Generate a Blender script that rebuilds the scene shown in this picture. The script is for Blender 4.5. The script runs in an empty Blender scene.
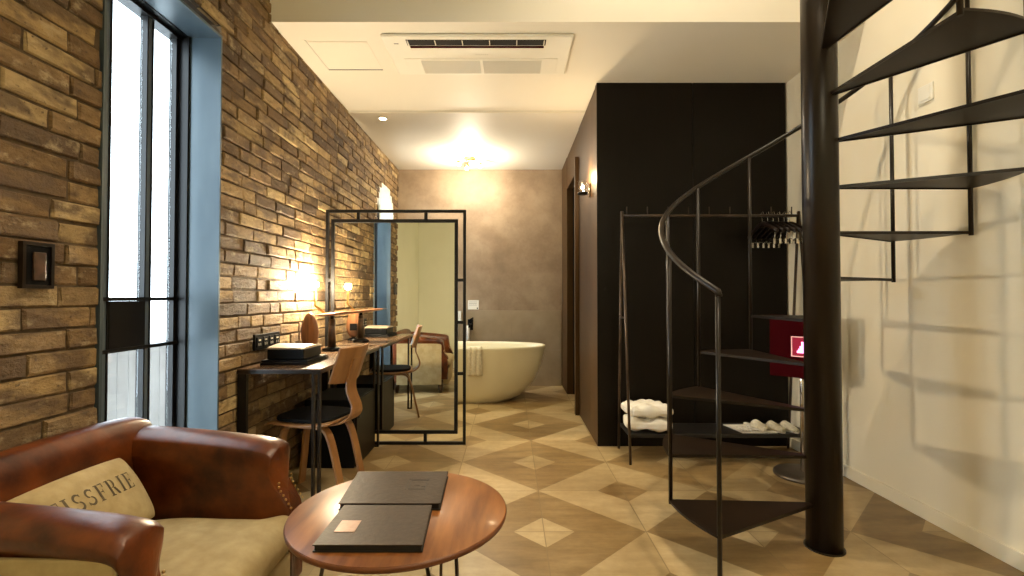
import bpy, bmesh, math, random
from mathutils import Vector, Matrix
random.seed(7)
R = math.radians
scene = bpy.context.scene
col = scene.collection

# ------------------------------------------------------------ room numbers (metres)
XL, XR = -1.455, 2.155          # brick wall face, right wall face
YB, YN = 6.29, -0.30            # far wall, wall behind the camera
ZC, ZU = 2.817, 4.40            # lower ceiling, ceiling of the double-height part
YF = 2.914                      # fascia where the lower ceiling starts
T, X0, Y0 = 0.5, 0.167, 2.395   # floor tile grid

# ------------------------------------------------------------ materials
def new_mat(name):
    m = bpy.data.materials.new(name); m.use_nodes = True
    nt = m.node_tree; b = nt.nodes['Principled BSDF']
    return m, nt, b

def N(nt, t, **kw):
    n = nt.nodes.new(t)
    for k, v in kw.items():
        if k in n.inputs.keys() if hasattr(n.inputs, 'keys') else False:
            n.inputs[k].default_value = v
        else:
            setattr(n, k, v)
    return n

def math_node(nt, op, a, b=None, c=None):
    n = nt.nodes.new('ShaderNodeMath'); n.operation = op
    for i, v in enumerate((a, b, c)):
        if v is None: continue
        if isinstance(v, (int, float)): n.inputs[i].default_value = v
        else: nt.links.new(v, n.inputs[i])
    return n.outputs[0]

def ramp(nt, fac, stops):
    r = nt.nodes.new('ShaderNodeValToRGB')
    e = r.color_ramp.elements
    while len(e) > 1: e.remove(e[-1])
    e[0].position = stops[0][0]; e[0].color = (*stops[0][1], 1)
    for p, c in stops[1:]:
        x = e.new(p); x.color = (*c, 1)
    nt.links.new(fac, r.inputs[0])
    return r.outputs[0]

def mixc(nt, fac, a, b, mode='MIX'):
    n = nt.nodes.new('ShaderNodeMix'); n.data_type = 'RGBA'; n.blend_type = mode
    for s, v in ((0, fac), (6, a), (7, b)):
        if isinstance(v, (int, float)): n.inputs[s].default_value = v
        elif isinstance(v, tuple): n.inputs[s].default_value = (*v, 1)
        else: nt.links.new(v, n.inputs[s])
    return n.outputs[2]

def noise(nt, scale, detail=3, rough=0.5, vec=None, stretch=None):
    tc = nt.nodes.new('ShaderNodeTexCoord')
    src = tc.outputs['Object'] if vec is None else vec
    if stretch:
        mp = nt.nodes.new('ShaderNodeMapping'); mp.inputs['Scale'].default_value = stretch
        nt.links.new(src, mp.inputs[0]); src = mp.outputs[0]
    n = nt.nodes.new('ShaderNodeTexNoise'); n.inputs['Scale'].default_value = scale
    n.inputs['Detail'].default_value = detail; n.inputs['Roughness'].default_value = rough
    nt.links.new(src, n.inputs['Vector'])
    return n.outputs['Fac']

def bump(nt, b, h, strength=0.2, dist=0.01):
    n = nt.nodes.new('ShaderNodeBump'); n.inputs['Strength'].default_value = strength
    n.inputs['Distance'].default_value = dist
    nt.links.new(h, n.inputs['Height']); nt.links.new(n.outputs[0], b.inputs['Normal'])

def simple(name, c1, c2=None, scale=8, rough=0.5, metal=0.0, bmp=0.0, stretch=None, detail=3, spec=None, coat=0):
    m, nt, b = new_mat(name)
    f = noise(nt, scale, detail, 0.55, stretch=stretch)
    c2 = c2 or tuple(x * 0.86 for x in c1)
    nt.links.new(ramp(nt, f, [(0.32, c2), (0.68, c1)]), b.inputs['Base Color'])
    b.inputs['Roughness'].default_value = rough; b.inputs['Metallic'].default_value = metal
    if spec is not None: b.inputs['Specular IOR Level'].default_value = spec
    if coat: b.inputs['Coat Weight'].default_value = coat; b.inputs['Coat Roughness'].default_value = 0.15
    if bmp: bump(nt, b, f, bmp, 0.01)
    return m

def emis(name, c, s):
    m, nt, b = new_mat(name)
    b.inputs['Base Color'].default_value = (*c, 1)
    b.inputs['Emission Color'].default_value = (*c, 1); b.inputs['Emission Strength'].default_value = s
    return m

def glass_mat(name, tint=(1, 1, 1), refl=0.06):
    m = bpy.data.materials.new(name); m.use_nodes = True
    nt = m.node_tree; nt.nodes.clear()
    o = nt.nodes.new('ShaderNodeOutputMaterial'); mx = nt.nodes.new('ShaderNodeMixShader')
    t = nt.nodes.new('ShaderNodeBsdfTransparent'); g = nt.nodes.new('ShaderNodeBsdfGlossy')
    t.inputs[0].default_value = (*tint, 1); g.inputs['Roughness'].default_value = 0.02
    mx.inputs[0].default_value = refl
    nt.links.new(t.outputs[0], mx.inputs[1]); nt.links.new(g.outputs[0], mx.inputs[2]); nt.links.new(mx.outputs[0], o.inputs[0])
    return m

def wood(name, dark, light, scale=3, rough=0.35, stretch=(1, 12, 12), coat=0.0):
    m, nt, b = new_mat(name)
    f = noise(nt, scale, 6, 0.6, stretch=stretch)
    g = noise(nt, scale * 0.6, 2, 0.5, stretch=stretch)
    c = ramp(nt, f, [(0.3, dark), (0.52, tuple((a + b2) / 2 for a, b2 in zip(dark, light))), (0.72, light)])
    c = mixc(nt, 0.5, c, ramp(nt, g, [(0.4, dark), (0.62, light)]))
    nt.links.new(c, b.inputs['Base Color']); b.inputs['Roughness'].default_value = rough
    if coat: b.inputs['Coat Weight'].default_value = coat; b.inputs['Coat Roughness'].default_value = 0.12
    bump(nt, b, f, 0.08, 0.003)
    return m

def brick_mat():
    m, nt, b = new_mat('handmade_brick')
    g = nt.nodes.new('ShaderNodeNewGeometry')
    base = ramp(nt, g.outputs['Random Per Island'], [
        (0.0, (0.07, 0.042, 0.022)), (0.15, (0.18, 0.11, 0.05)), (0.32, (0.29, 0.19, 0.09)), (0.5, (0.23, 0.145, 0.068)),
        (0.66, (0.44, 0.31, 0.15)), (0.82, (0.16, 0.095, 0.045)), (1.0, (0.54, 0.41, 0.22))])
    f = noise(nt, 14, 8, 0.65, stretch=(1, 1, 2.5))
    f2 = noise(nt, 60, 5, 0.6)
    f3 = noise(nt, 5, 3, 0.6, stretch=(1, 1, 2))
    c = mixc(nt, 0.6, base, ramp(nt, f, [(0.36, (0.40, 0.36, 0.31)), (0.60, (1.0, 1.0, 1.0))]), 'MULTIPLY')
    c = mixc(nt, 1.0, c, (1.0, 0.97, 0.88), 'MULTIPLY')
    c = mixc(nt, ramp(nt, f3, [(0.50, (0, 0, 0)), (0.60, (0.8, 0.8, 0.8))]), c, (0.10, 0.06, 0.032))
    f4 = noise(nt, 9, 6, 0.7, stretch=(1, 1, 1.6))
    c = mixc(nt, ramp(nt, f4, [(0.56, (0, 0, 0)), (0.68, (0.6, 0.6, 0.6))]), c, (0.50, 0.40, 0.24))
    c = mixc(nt, ramp(nt, f2, [(0.62, (0, 0, 0)), (0.70, (0.8, 0.8, 0.8))]), c, (0.06, 0.035, 0.02))
    nt.links.new(c, b.inputs['Base Color']); b.inputs['Roughness'].default_value = 0.8
    hh = math_node(nt, 'ADD', f, math_node(nt, 'MULTIPLY', f2, 0.5))
    bump(nt, b, hh, 0.9, 0.012)
    return m

def floor_mat():
    m, nt, b = new_mat('patterned_stone_tile')
    tc = nt.nodes.new('ShaderNodeTexCoord'); sp = nt.nodes.new('ShaderNodeSeparateXYZ')
    nt.links.new(tc.outputs['Object'], sp.inputs[0])
    u = math_node(nt, 'DIVIDE', math_node(nt, 'SUBTRACT', sp.outputs[0], X0), T)
    v = math_node(nt, 'DIVIDE', math_node(nt, 'SUBTRACT', sp.outputs[1], Y0), T)
    p = math_node(nt, 'MULTIPLY', math_node(nt, 'ADD', u, v), 0.5)
    q = math_node(nt, 'MULTIPLY', math_node(nt, 'SUBTRACT', u, v), 0.5)
    a = math_node(nt, 'FLOOR', math_node(nt, 'ADD', p, 0.5)); c_ = math_node(nt, 'FLOOR', math_node(nt, 'ADD', q, 0.5))
    par = math_node(nt, 'ABSOLUTE', math_node(nt, 'MODULO', math_node(nt, 'ADD', a, c_), 2.0))   # 0 dark, 1 light
    dp = math_node(nt, 'ABSOLUTE', math_node(nt, 'SUBTRACT', p, a)); dq = math_node(nt, 'ABSOLUTE', math_node(nt, 'SUBTRACT', q, c_))
    small = math_node(nt, 'LESS_THAN', math_node(nt, 'MAXIMUM', dp, dq), 0.15)
    tone = math_node(nt, 'ABSOLUTE', math_node(nt, 'SUBTRACT', par, small))
    # per tile-half variation
    fu = math_node(nt, 'FLOOR', u); fv = math_node(nt, 'FLOOR', v)
    cb = nt.nodes.new('ShaderNodeCombineXYZ')
    nt.links.new(fu, cb.inputs[0]); nt.links.new(fv, cb.inputs[1]); nt.links.new(tone, cb.inputs[2])
    wn = nt.nodes.new('ShaderNodeTexWhiteNoise'); nt.links.new(cb.outputs[0], wn.inputs[0])
    g1 = noise(nt, 3.0, 6, 0.62, stretch=(1.0, 4.0, 1)); g2 = noise(nt, 1.3, 4, 0.55); g3 = noise(nt, 26, 4, 0.6)
    light = ramp(nt, g1, [(0.3, (0.45, 0.335, 0.175)), (0.7, (0.61, 0.475, 0.275))])
    dark = ramp(nt, g1, [(0.3, (0.23, 0.145, 0.055)), (0.7, (0.41, 0.285, 0.135))])
    c = mixc(nt, tone, dark, light)
    c = mixc(nt, 0.6, c, ramp(nt, wn.outputs['Value'], [(0.0, (0.62, 0.58, 0.50)), (1.0, (1.0, 1.0, 1.0))]), 'MULTIPLY')
    c = mixc(nt, 0.8, c, ramp(nt, g2, [(0.35, (0.7, 0.64, 0.54)), (0.65, (1, 1, 1))]), 'MULTIPLY')
    c = mixc(nt, 0.3, c, ramp(nt, g3, [(0.4, (0.75, 0.72, 0.68)), (0.6, (1, 1, 1))]), 'MULTIPLY')
    def edge(x):
        fr = math_node(nt, 'SUBTRACT', x, math_node(nt, 'ROUND', x))
        return math_node(nt, 'LESS_THAN', math_node(nt, 'ABSOLUTE', fr), 0.0055)
    gr = math_node(nt, 'MAXIMUM', edge(u), edge(v))
    c = mixc(nt, math_node(nt, 'MULTIPLY', gr, 0.8), c, (0.20, 0.135, 0.06))
    nt.links.new(c, b.inputs['Base Color'])
    nt.links.new(ramp(nt, g2, [(0.3, (0.31,) * 3), (0.7, (0.42,) * 3)]), b.inputs['Roughness'])
    b.inputs['Specular IOR Level'].default_value = 0.45
    bump(nt, b, math_node(nt, 'SUBTRACT', math_node(nt, 'MULTIPLY', g3, 0.15), gr), 0.25, 0.003)
    return m

def concrete_mat():
    m, nt, b = new_mat('trowelled_concrete')
    a = noise(nt, 1.6, 9, 0.62); c = noise(nt, 6, 6, 0.65); d = noise(nt, 0.9, 2, 0.5)
    k = ramp(nt, a, [(0.34, (0.25, 0.175, 0.11)), (0.5, (0.33, 0.24, 0.155)), (0.68, (0.42, 0.32, 0.215))])
    k = mixc(nt, 0.6, k, ramp(nt, c, [(0.38, (0.74, 0.71, 0.68)), (0.62, (1, 1, 1))]), 'MULTIPLY')
    k = mixc(nt, 0.4, k, ramp(nt, d, [(0.4, (0.7, 0.68, 0.66)), (0.6, (1, 1, 1))]), 'MULTIPLY')
    nt.links.new(k, b.inputs['Base Color']); b.inputs['Roughness'].default_value = 0.55
    bump(nt, b, c, 0.25, 0.006)
    return m

def plain(name, c, rough=0.6, metal=0.0, spec=None):
    return simple(name, c, tuple(x * 0.95 for x in c), 3, rough, metal, spec=spec)

M = {}
M['brick'] = brick_mat()
M['mortar'] = simple('dark_mortar', (0.12, 0.080, 0.042), (0.06, 0.038, 0.02), 30, 0.9, bmp=0.5)
M['floor'] = floor_mat()
M['concrete'] = concrete_mat()
M['slab'] = simple('concrete_tile', (0.36, 0.28, 0.185), (0.28, 0.21, 0.13), 4, 0.45, bmp=0.05, detail=6)
M['cream'] = simple('cream_paint', (0.84, 0.775, 0.625), (0.82, 0.755, 0.60), 2, 0.6, bmp=0.02)
M['plaster'] = simple('pale_plaster', (0.72, 0.72, 0.56), (0.69, 0.69, 0.53), 2, 0.7)
M['ceiling'] = simple('ceiling_paint', (0.80, 0.755, 0.66), (0.78, 0.735, 0.64), 2, 0.6)
M['laminate'] = simple('dark_brown_laminate', (0.0065, 0.0038, 0.0019), (0.0045, 0.0027, 0.0014), 2, 0.4, stretch=(8, 8, 0.6), spec=0.16)
M['sidelam'] = simple('brown_laminate_side', (0.075, 0.039, 0.013), (0.055, 0.028, 0.009), 2, 0.5, stretch=(8, 8, 0.6), spec=0.2)
M['black'] = plain('black_gap', (0.004, 0.004, 0.004), 0.7)
M['steel'] = simple('blackened_steel', (0.016, 0.009, 0.004), (0.006, 0.0035, 0.002), 6, 0.32, spec=0.3, stretch=(1, 1, 0.4), bmp=0.04)
M['treadsteel'] = simple('brown_tread_plate', (0.018, 0.010, 0.0045), (0.011, 0.006, 0.003), 5, 0.42, spec=0.2)
M['steel_rack'] = simple('bronze_steel_tube', (0.10, 0.07, 0.05), (0.05, 0.035, 0.025), 9, 0.35, metal=0.6)
M['frame_black'] = plain('black_frame_paint', (0.004, 0.0032, 0.003), 0.4, spec=0.3)
M['reveal'] = simple('blue_grey_metal', (0.085, 0.115, 0.135), (0.05, 0.075, 0.095), 5, 0.38, metal=0.25, stretch=(1, 1, 0.3))
M['alu'] = simple('aluminium_profile', (0.13, 0.17, 0.21), None, 4, 0.35, metal=0.4)
M['glass'] = glass_mat('window_glass', (0.97, 0.99, 0.99))
M['mirror'], _nt, _b = new_mat('mirror_glass')
_b.inputs['Base Color'].default_value = (0.90, 0.92, 0.88, 1); _b.inputs['Metallic'].default_value = 1; _b.inputs['Roughness'].default_value = 0.0
M['leather'] = simple('cognac_leather', (0.17, 0.040, 0.0055), (0.032, 0.006, 0.0015), 9, 0.36, bmp=0.25, detail=8, spec=0.45)
M['canvas'] = simple('beige_canvas', (0.46, 0.36, 0.19), (0.36, 0.27, 0.13), 20, 0.85, bmp=0.25, detail=6)
M['ink'] = simple('faded_ink', (0.075, 0.055, 0.035), (0.15, 0.115, 0.07), 25, 0.85)
M['brass'] = simple('aged_brass_nail', (0.55, 0.36, 0.14), None, 20, 0.3, metal=1)
M['tabletop'] = wood('walnut_tabletop', (0.12, 0.034, 0.007), (0.40, 0.155, 0.038), 3.2, 0.36, (9, 1.3, 9), coat=0.12)
M['tableedge'] = wood('walnut_edge', (0.10, 0.028, 0.010), (0.20, 0.07, 0.025), 4, 0.4, (3, 3, 9))
M['ply'] = wood('bent_plywood', (0.20, 0.085, 0.028), (0.36, 0.18, 0.065), 3, 0.35, (6, 6, 1.2), coat=0.2)
M['darkpad'] = simple('dark_upholstery', (0.005, 0.005, 0.006), None, 40, 0.7, bmp=0.1, spec=0.15)
M['deskwood'] = wood('dark_desk_top', (0.07, 0.038, 0.02), (0.15, 0.09, 0.05), 3, 0.25, (10, 1, 10))
M['folder'] = simple('brown_leatherette', (0.052, 0.031, 0.017), (0.038, 0.022, 0.012), 60, 0.5, spec=0.2, bmp=0.12)
M['folderside'] = plain('black_folder_edge', (0.008, 0.007, 0.006), 0.6)
M['paper'] = plain('white_pages', (0.7, 0.67, 0.6), 0.8)
M['copper'] = simple('copper_label', (0.34, 0.19, 0.13), (0.28, 0.15, 0.10), 80, 0.4, metal=0.3)
M['white'] = plain('white_enamel', (0.80, 0.78, 0.72), 0.3)
M['acwhite'] = plain('ac_white_plastic', (0.82, 0.79, 0.70), 0.45)
M['acgrey'] = plain('ac_grille_grey', (0.70, 0.675, 0.60), 0.5)
M['tub'] = simple('cream_acrylic', (0.80, 0.74, 0.55), None, 1, 0.28)
M['towel'] = simple('cream_towel', (0.78, 0.72, 0.58), (0.6, 0.55, 0.43), 60, 0.95, bmp=0.5)
M['linen'] = simple('white_linen', (0.80, 0.76, 0.68), (0.72, 0.68, 0.60), 10, 0.9, bmp=0.4, detail=5)
M['chrome'] = plain('chrome', (0.62, 0.60, 0.58), 0.15, 1.0)
M['basemetal'] = plain('brushed_brown_metal', (0.20, 0.165, 0.13), 0.35, 0.8)
M['darkwood'] = wood('dark_brown_wood', (0.035, 0.018, 0.01), (0.10, 0.05, 0.025), 5, 0.35, (1, 8, 8))
M['hangerwood'] = plain('near_black_wood', (0.012, 0.006, 0.004), 0.4, spec=0.3)
M['lampwood'] = wood('reddish_lamp_wood', (0.09, 0.035, 0.015), (0.26, 0.11, 0.045), 6, 0.35, (8, 8, 1))
M['maroon'] = plain('maroon_panel', (0.045, 0.0008, 0.003), 0.6, spec=0.03)
M['crimson'] = emis('backlit_crimson', (0.32, 0.002, 0.035), 0.25)
M['pink'] = emis('lit_pictogram', (1.0, 0.35, 0.75), 1.6)
M['pinkframe'] = emis('pictogram_frame', (0.85, 0.45, 0.42), 0.45)
M['bulb'] = emis('warm_bulb', (1.0, 0.74, 0.38), 40)
M['bulb2'] = emis('bathroom_bulb', (1.0, 0.80, 0.50), 30)
M['downlight'] = emis('downlight_lens', (1.0, 0.86, 0.6), 20)
M['fence'] = simple('pale_fence_board', (0.36, 0.345, 0.335), (0.27, 0.255, 0.245), 3, 0.7)
M['ground'] = simple('pale_paving', (0.7, 0.7, 0.68), None, 3, 0.8)
M['black_plastic'] = plain('black_plastic', (0.004, 0.004, 0.0045), 0.45, spec=0.12)
M['grey_plastic'] = plain('grey_plastic', (0.20, 0.19, 0.18), 0.4)
M['clearglass'] = glass_mat('clear_glass', (0.96, 0.96, 0.94), 0.12)
M['fabricgrey'] = simple('sconce_glass', (0.75, 0.72, 0.65), None, 5, 0.2)
M['boxtop'] = simple('pale_box_lid', (0.42, 0.33, 0.24), (0.36, 0.28, 0.20), 30, 0.5)
M['rackshelf'] = simple('dark_shelf_board', (0.012, 0.010, 0.009), None, 6, 0.45)

# ------------------------------------------------------------ mesh builder
class MB:
    def __init__(s): s.v = []; s.f = []; s.mi = []; s.mats = []; s.sm = []
    def _m(s, m):
        if m not in s.mats: s.mats.append(m)
        return s.mats.index(m)
    def add(s, vs, fs, m, smooth=False):
        k = len(s.v); s.v += [tuple(v) for v in vs]
        i = s._m(m)
        for f in fs: s.f.append(tuple(k + a for a in f)); s.mi.append(i); s.sm.append(smooth)
        return s
    def box(s, x0, x1, y0, y1, z0, z1, m):
        v = [(x, y, z) for z in (z0, z1) for y in (y0, y1) for x in (x0, x1)]
        f = [(0, 2, 3, 1), (4, 5, 7, 6), (0, 1, 5, 4), (2, 6, 7, 3), (0, 4, 6, 2), (1, 3, 7, 5)]
        return s.add(v, f, m)
    def bar(s, a, b, w, h, m, up=(0, 0, 1)):
        a, b = Vector(a), Vector(b); d = (b - a).normalized(); up = Vector(up)
        if abs(d.dot(up)) > 0.99: up = Vector((1, 0, 0))
        sd = d.cross(up).normalized(); u = sd.cross(d).normalized()
        v = []
        for p in (a, b):
            for i, j in ((-1, -1), (1, -1), (1, 1), (-1, 1)): v.append(p + sd * i * w / 2 + u * j * h / 2)
        return s.add(v, [(3, 2, 1, 0), (4, 5, 6, 7), (0, 1, 5, 4), (1, 2, 6, 5), (2, 3, 7, 6), (3, 0, 4, 7)], m)
    def tube(s, pts, r, m, n=10, cap=True):
        pts = [Vector(p) for p in pts]; rs = r if isinstance(r, (list, tuple)) else [r] * len(pts)
        rings = []; up = None
        for i, p in enumerate(pts):
            d = (pts[min(i + 1, len(pts) - 1)] - pts[max(i - 1, 0)]).normalized()
            if up is None:
                up = Vector((0, 0, 1)) if abs(d.z) < 0.9 else Vector((1, 0, 0))
            sd = d.cross(up).normalized(); up = sd.cross(d).normalized()
            rings.append([p + (sd * math.cos(t) + up * math.sin(t)) * rs[i] for t in [2 * math.pi * k / n for k in range(n)]])
        return s.loft(rings, m, True, cap)
    def loft(s, rings, m, smooth=True, cap=True, closed=True):
        n = len(rings[0]); v = [p for r in rings for p in r]; f = []
        for i in range(len(rings) - 1):
            for k in range(n if closed else n - 1):
                a = i * n + k; b = i * n + (k + 1) % n
                f.append((a, b, b + n, a + n))
        s.add(v, f, m, smooth)
        if cap:
            s.add(rings[0], [tuple(reversed(range(n)))], m, False); s.add(rings[-1], [tuple(range(n))], m, False)
        return s
    def cyl(s, c, r, z0, z1, m, n=24, r2=None):
        r2 = r if r2 is None else r2
        return s.loft([[(c[0] + q * math.cos(t), c[1] + q * math.sin(t), z) for t in [2 * math.pi * k / n for k in range(n)]] for z, q in ((z0, r), (z1, r2))], m)
    def lathe(s, c, prof, m, n=28, sx=1, sy=1):
        return s.loft([[(c[0] + r * sx * math.cos(t), c[1] + r * sy * math.sin(t), c[2] + z) for t in [2 * math.pi * k / n for k in range(n)]] for r, z in prof], m)
    def sphere(s, c, r, m, n=14, sz=1.0):
        rings = []
        for i in range(n // 2 + 1):
            ph = -math.pi / 2 + math.pi * i / (n // 2)
            q = max(1e-4, math.cos(ph)) * r
            rings.append([(c[0] + q * math.cos(t), c[1] + q * math.sin(t), c[2] + r * sz * math.sin(ph)) for t in [2 * math.pi * k / n for k in range(n)]])
        return s.loft(rings, m)
    def prism(s, poly, z0, z1, m):
        n = len(poly)
        v = [(x, y, z0) for x, y in poly] + [(x, y, z1) for x, y in poly]
        f = [tuple(reversed(range(n))), tuple(range(n, 2 * n))] + [(i, (i + 1) % n, n + (i + 1) % n, n + i) for i in range(n)]
        return s.add(v, f, m)
    def sheet(s, fn, nu, nv, th, m, smooth=True):
        """fn(u,v)->(point, normal); closed slab of thickness th"""
        A = []; B = []
        for j in range(nv + 1):
            for i in range(nu + 1):
                p, nrm = fn(i / nu, j / nv); p = Vector(p); nrm = Vector(nrm).normalized()
                A.append(p + nrm * th / 2); B.append(p - nrm * th / 2)
        K = len(A); w = nu + 1; f = []
        for j in range(nv):
            for i in range(nu):
                a = j * w + i
                f.append((a, a + 1, a + w + 1, a + w)); f.append((K + a, K + a + w, K + a + w + 1, K + a + 1))
        per = [i for i in range(w)] + [j * w + nu for j in range(1, nv + 1)] + [nv * w + i for i in range(nu - 1, -1, -1)] + [j * w for j in range(nv - 1, 0, -1)]
        for i in range(len(per)):
            a, b = per[i], per[(i + 1) % len(per)]
            f.append((a, K + a, K + b, b))
        return s.add(A + B, f, m, smooth)
    def build(s, name, parent=None, bevel=0, sub=0, local=False, seg=2):
        off = Vector((0, 0, 0))
        if parent is not None and not local:
            q = parent
            while q is not None: off += Vector(q.location); q = q.parent
        me = bpy.data.meshes.new(name)
        me.from_pydata([tuple(Vector(v) - off) for v in s.v], [], s.f)
        for m in s.mats: me.materials.append(M[m])
        me.polygons.foreach_set('material_index', s.mi)
        me.polygons.foreach_set('use_smooth', s.sm)
        me.update()
        bm = bmesh.new(); bm.from_mesh(me); bmesh.ops.remove_doubles(bm, verts=bm.verts, dist=1e-6)
        bmesh.ops.recalc_face_normals(bm, faces=bm.faces); bm.to_mesh(me); bm.free()
        o = bpy.data.objects.new(name, me); col.objects.link(o)
        if parent is not None: o.parent = parent
        if bevel:
            b = o.modifiers.new('b', 'BEVEL'); b.width = bevel; b.segments = seg; b.limit_method = 'ANGLE'; b.angle_limit = R(40)
            b.harden_normals = False
        if sub:
            d = o.modifiers.new('s', 'SUBSURF'); d.levels = sub; d.render_levels = sub
        return o

def thing(name, label, cat, loc=(0, 0, 0), rz=0, group=None):
    o = bpy.data.objects.new(name, None); col.objects.link(o); o.empty_display_size = 0.1
    o.location = loc; o.rotation_euler = (0, 0, rz)
    o['label'] = label; o['category'] = cat
    if group: o['group'] = group
    return o
def tag(o, label, cat, group=None):
    o['label'] = label; o['category'] = cat
    if group: o['group'] = group
    return o
def struct(o): o['kind'] = 'structure'; return o
def copy_tree(o, parent=None):
    c = o.copy(); col.objects.link(c); c.parent = parent
    for ch in [x for x in col.objects if x.parent == o]: copy_tree(ch, c)
    return c

# ============================================================ SETTING
b = MB().box(-1.9, 2.4, -0.5, 6.5, -0.12, 0, 'floor'); struct(b.build('floor'))
# exterior ground, sky is the world
# ---- left brick wall with its openings
WY0, WY1, WZ0, WZ1 = 1.713, 2.42, 0.10, 2.46
AY0, AY1, AZ0, ASP = 5.30, 6.06, 0.85, 2.06
def openings(z):
    r = []
    if WZ0 < z < WZ1: r.append((WY0, WY1))
    if AZ0 < z < ASP: r.append((AY0, AY1))
    elif ASP <= z < ASP + 0.38:
        h = math.sqrt(0.38 ** 2 - (z - ASP) ** 2); cy = (AY0 + AY1) / 2
        r.append((cy - h, cy + h))
    return r
def cut(a, b_, ops):
    segs = [(a, b_)]
    for o0, o1 in ops:
        n = []
        for s0, s1 in segs:
            if o1 <= s0 or o0 >= s1: n.append((s0, s1)); continue
            if s0 < o0: n.append((s0, o0))
            if o1 < s1: n.append((o1, s1))
        segs = n
    return segs
wl = MB()
rowh, bl, mo = 0.0700, 0.250, 0.0085
nrow = int(ZU / rowh) + 1
BY0 = 1.346
for k in range(nrow):
    z0 = k * rowh; z1 = z0 + rowh - mo; zm = (z0 + z1) / 2
    jag = 0.03 * (k % 2) + random.uniform(-0.012, 0.012)
    ops = openings(zm) if zm < ASP - 0.1 or zm > ASP + 0.5 else openings(z0)
    if zm > ASP + 0.3 and not ops: ops = [o for o in openings(z0 - 0.01)]
    for s0, s1 in cut(BY0 + 0.02, YB, [(a - 0.03, b_ + 0.03) if a > 5 else (a, b_) for a, b_ in (openings(z0) + openings(z0 + rowh))]):
        wl.box(XL - 0.225, XL - 0.008, s0, s1, z0 - 1e-4, z0 + rowh, 'mortar')
    y = BY0 - jag - (bl * 0.5 if k % 2 else 0) - random.choice((0, 0, 0.06))
    while y < YB:
        L = bl * random.choice((1, 1, 1, 1.08, 0.94, 0.52))
        for s0, s1 in cut(max(y, BY0 - jag), min(y + L - mo, YB), ops):
            if s1 - s0 < 0.02: continue
            d = random.uniform(-0.004, 0.006); j = lambda q=0.0034: random.uniform(-q, q)
            xb, xm, xf = XL - 0.03, XL - 0.005 + d * 0.5, XL + d
            tw = random.uniform(-0.002, 0.002)
            def ring(x, ins): 
                return [(x - (0 if x < XL - 0.02 else tw), s0 + ins + j(), z0 + ins + j()), (x + (0 if x < XL - 0.02 else tw), s1 - ins + j(), z0 + ins + j()),
                        (x + (0 if x < XL - 0.02 else tw) + j(0.0015), s1 - ins + j(), z1 - ins + j()), (x - (0 if x < XL - 0.02 else tw) + j(0.0015), s0 + ins + j(), z1 - ins + j())]
            wl.loft([ring(xb, 0), ring(xm, 0), ring(xf, 0.0045)], 'brick', False)
        y += L
wl.build('wall_left'); struct(bpy.data.objects['wall_left'])
w = MB().box(-1.85, XL - 0.035, YN - 0.15, BY0 + 0.02, 0, ZU, 'plaster'); struct(w.build('wall_left_plaster'))
# ---- right wall
w = MB().box(XR, XR + 0.15, YN - 0.15, YB + 0.15, 0, ZU, 'cream'); struct(w.build('wall_right'))
w = MB().box(XR - 0.014, XR - 0.0005, YN, 3.74, 0, 0.075, 'cream'); struct(w.build('baseboard_right', bevel=0.002))
# ---- wall behind the camera
w = MB().box(-1.85, XR + 0.15, YN - 0.15, YN, 0, ZU, 'plaster'); struct(w.build('wall_near'))
# ---- far wall
w = MB().box(-1.85, XR + 0.15, YB, YB + 0.15, 0, ZU, 'concrete'); struct(w.build('wall_far'))
w = MB()
xs = [XL, -0.62, 0.02, 0.66]
for a, c in zip(xs, xs[1:]):
    w.box(a + 0.0015, c - 0.0015, YB - 0.022, YB - 0.001, 0.0, 0.462, 'slab'); w.box(a + 0.0015, c - 0.0015, YB - 0.022, YB - 0.001, 0.465, 0.97, 'slab')
struct(w.build('trim_1', bevel=0.0015))
# ---- ceilings and fascia
w = MB().box(-1.85, XR + 0.15, YF, YB + 0.1, ZC, ZC + 0.2, 'ceiling')
w.box(XL, XR, 4.33, YB, ZC - 0.012, ZC - 0.0005, 'ceiling')
w.box(XL, XR, 4.315, 4.33, ZC - 0.004, ZC - 0.0005, 'acgrey')
struct(w.build('ceiling'))
w = MB().box(-1.85, XR + 0.15, YF + 0.001, YF + 0.2, ZC + 0.2, ZU, 'ceiling'); struct(w.build('wall_fascia'))
w = MB().box(-1.85, XR + 0.15, YN - 0.15, YF + 0.2, ZU, ZU + 0.15, 'ceiling'); struct(w.build('ceiling_upper'))
# ---- dark partition (bathroom box) with doorway
BX, BY = 0.675, 3.75
w = MB()
w.box(BX, 1.418, BY, BY + 0.07, 0, ZC, 'laminate'); w.box(1.424, XR - 0.012, BY, BY + 0.07, 0, ZC, 'laminate')
w.box(1.41, 1.43, BY + 0.01, BY + 0.06, 0, ZC, 'black')
w.box(BX, BX + 0.07, BY + 0.071, 4.75, 0, ZC - 0.013, 'sidelam')
w.box(BX - 0.001, BX - 0.0002, BY + 0.002, BY + 0.071, 0, ZC - 0.013, 'sidelam')
w.box(BX + 0.004, BX + 0.07, 4.75, 5.74, 2.43, ZC - 0.013, 'sidelam')
w.box(BX, BX + 0.07, 5.74, YB - 0.024, 0, ZC - 0.013, 'sidelam')
w.box(BX + 0.07, XR - 0.01, 5.74, 5.80, 0, ZC - 0.013, 'black')
struct(w.build('wall_partition', bevel=0.001))
w = MB().box(BX - 0.04, BX - 0.0015, 4.72, 4.79, 0.0, 2.52, 'sidelam'); struct(w.build('trim_2', bevel=0.002))

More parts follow.
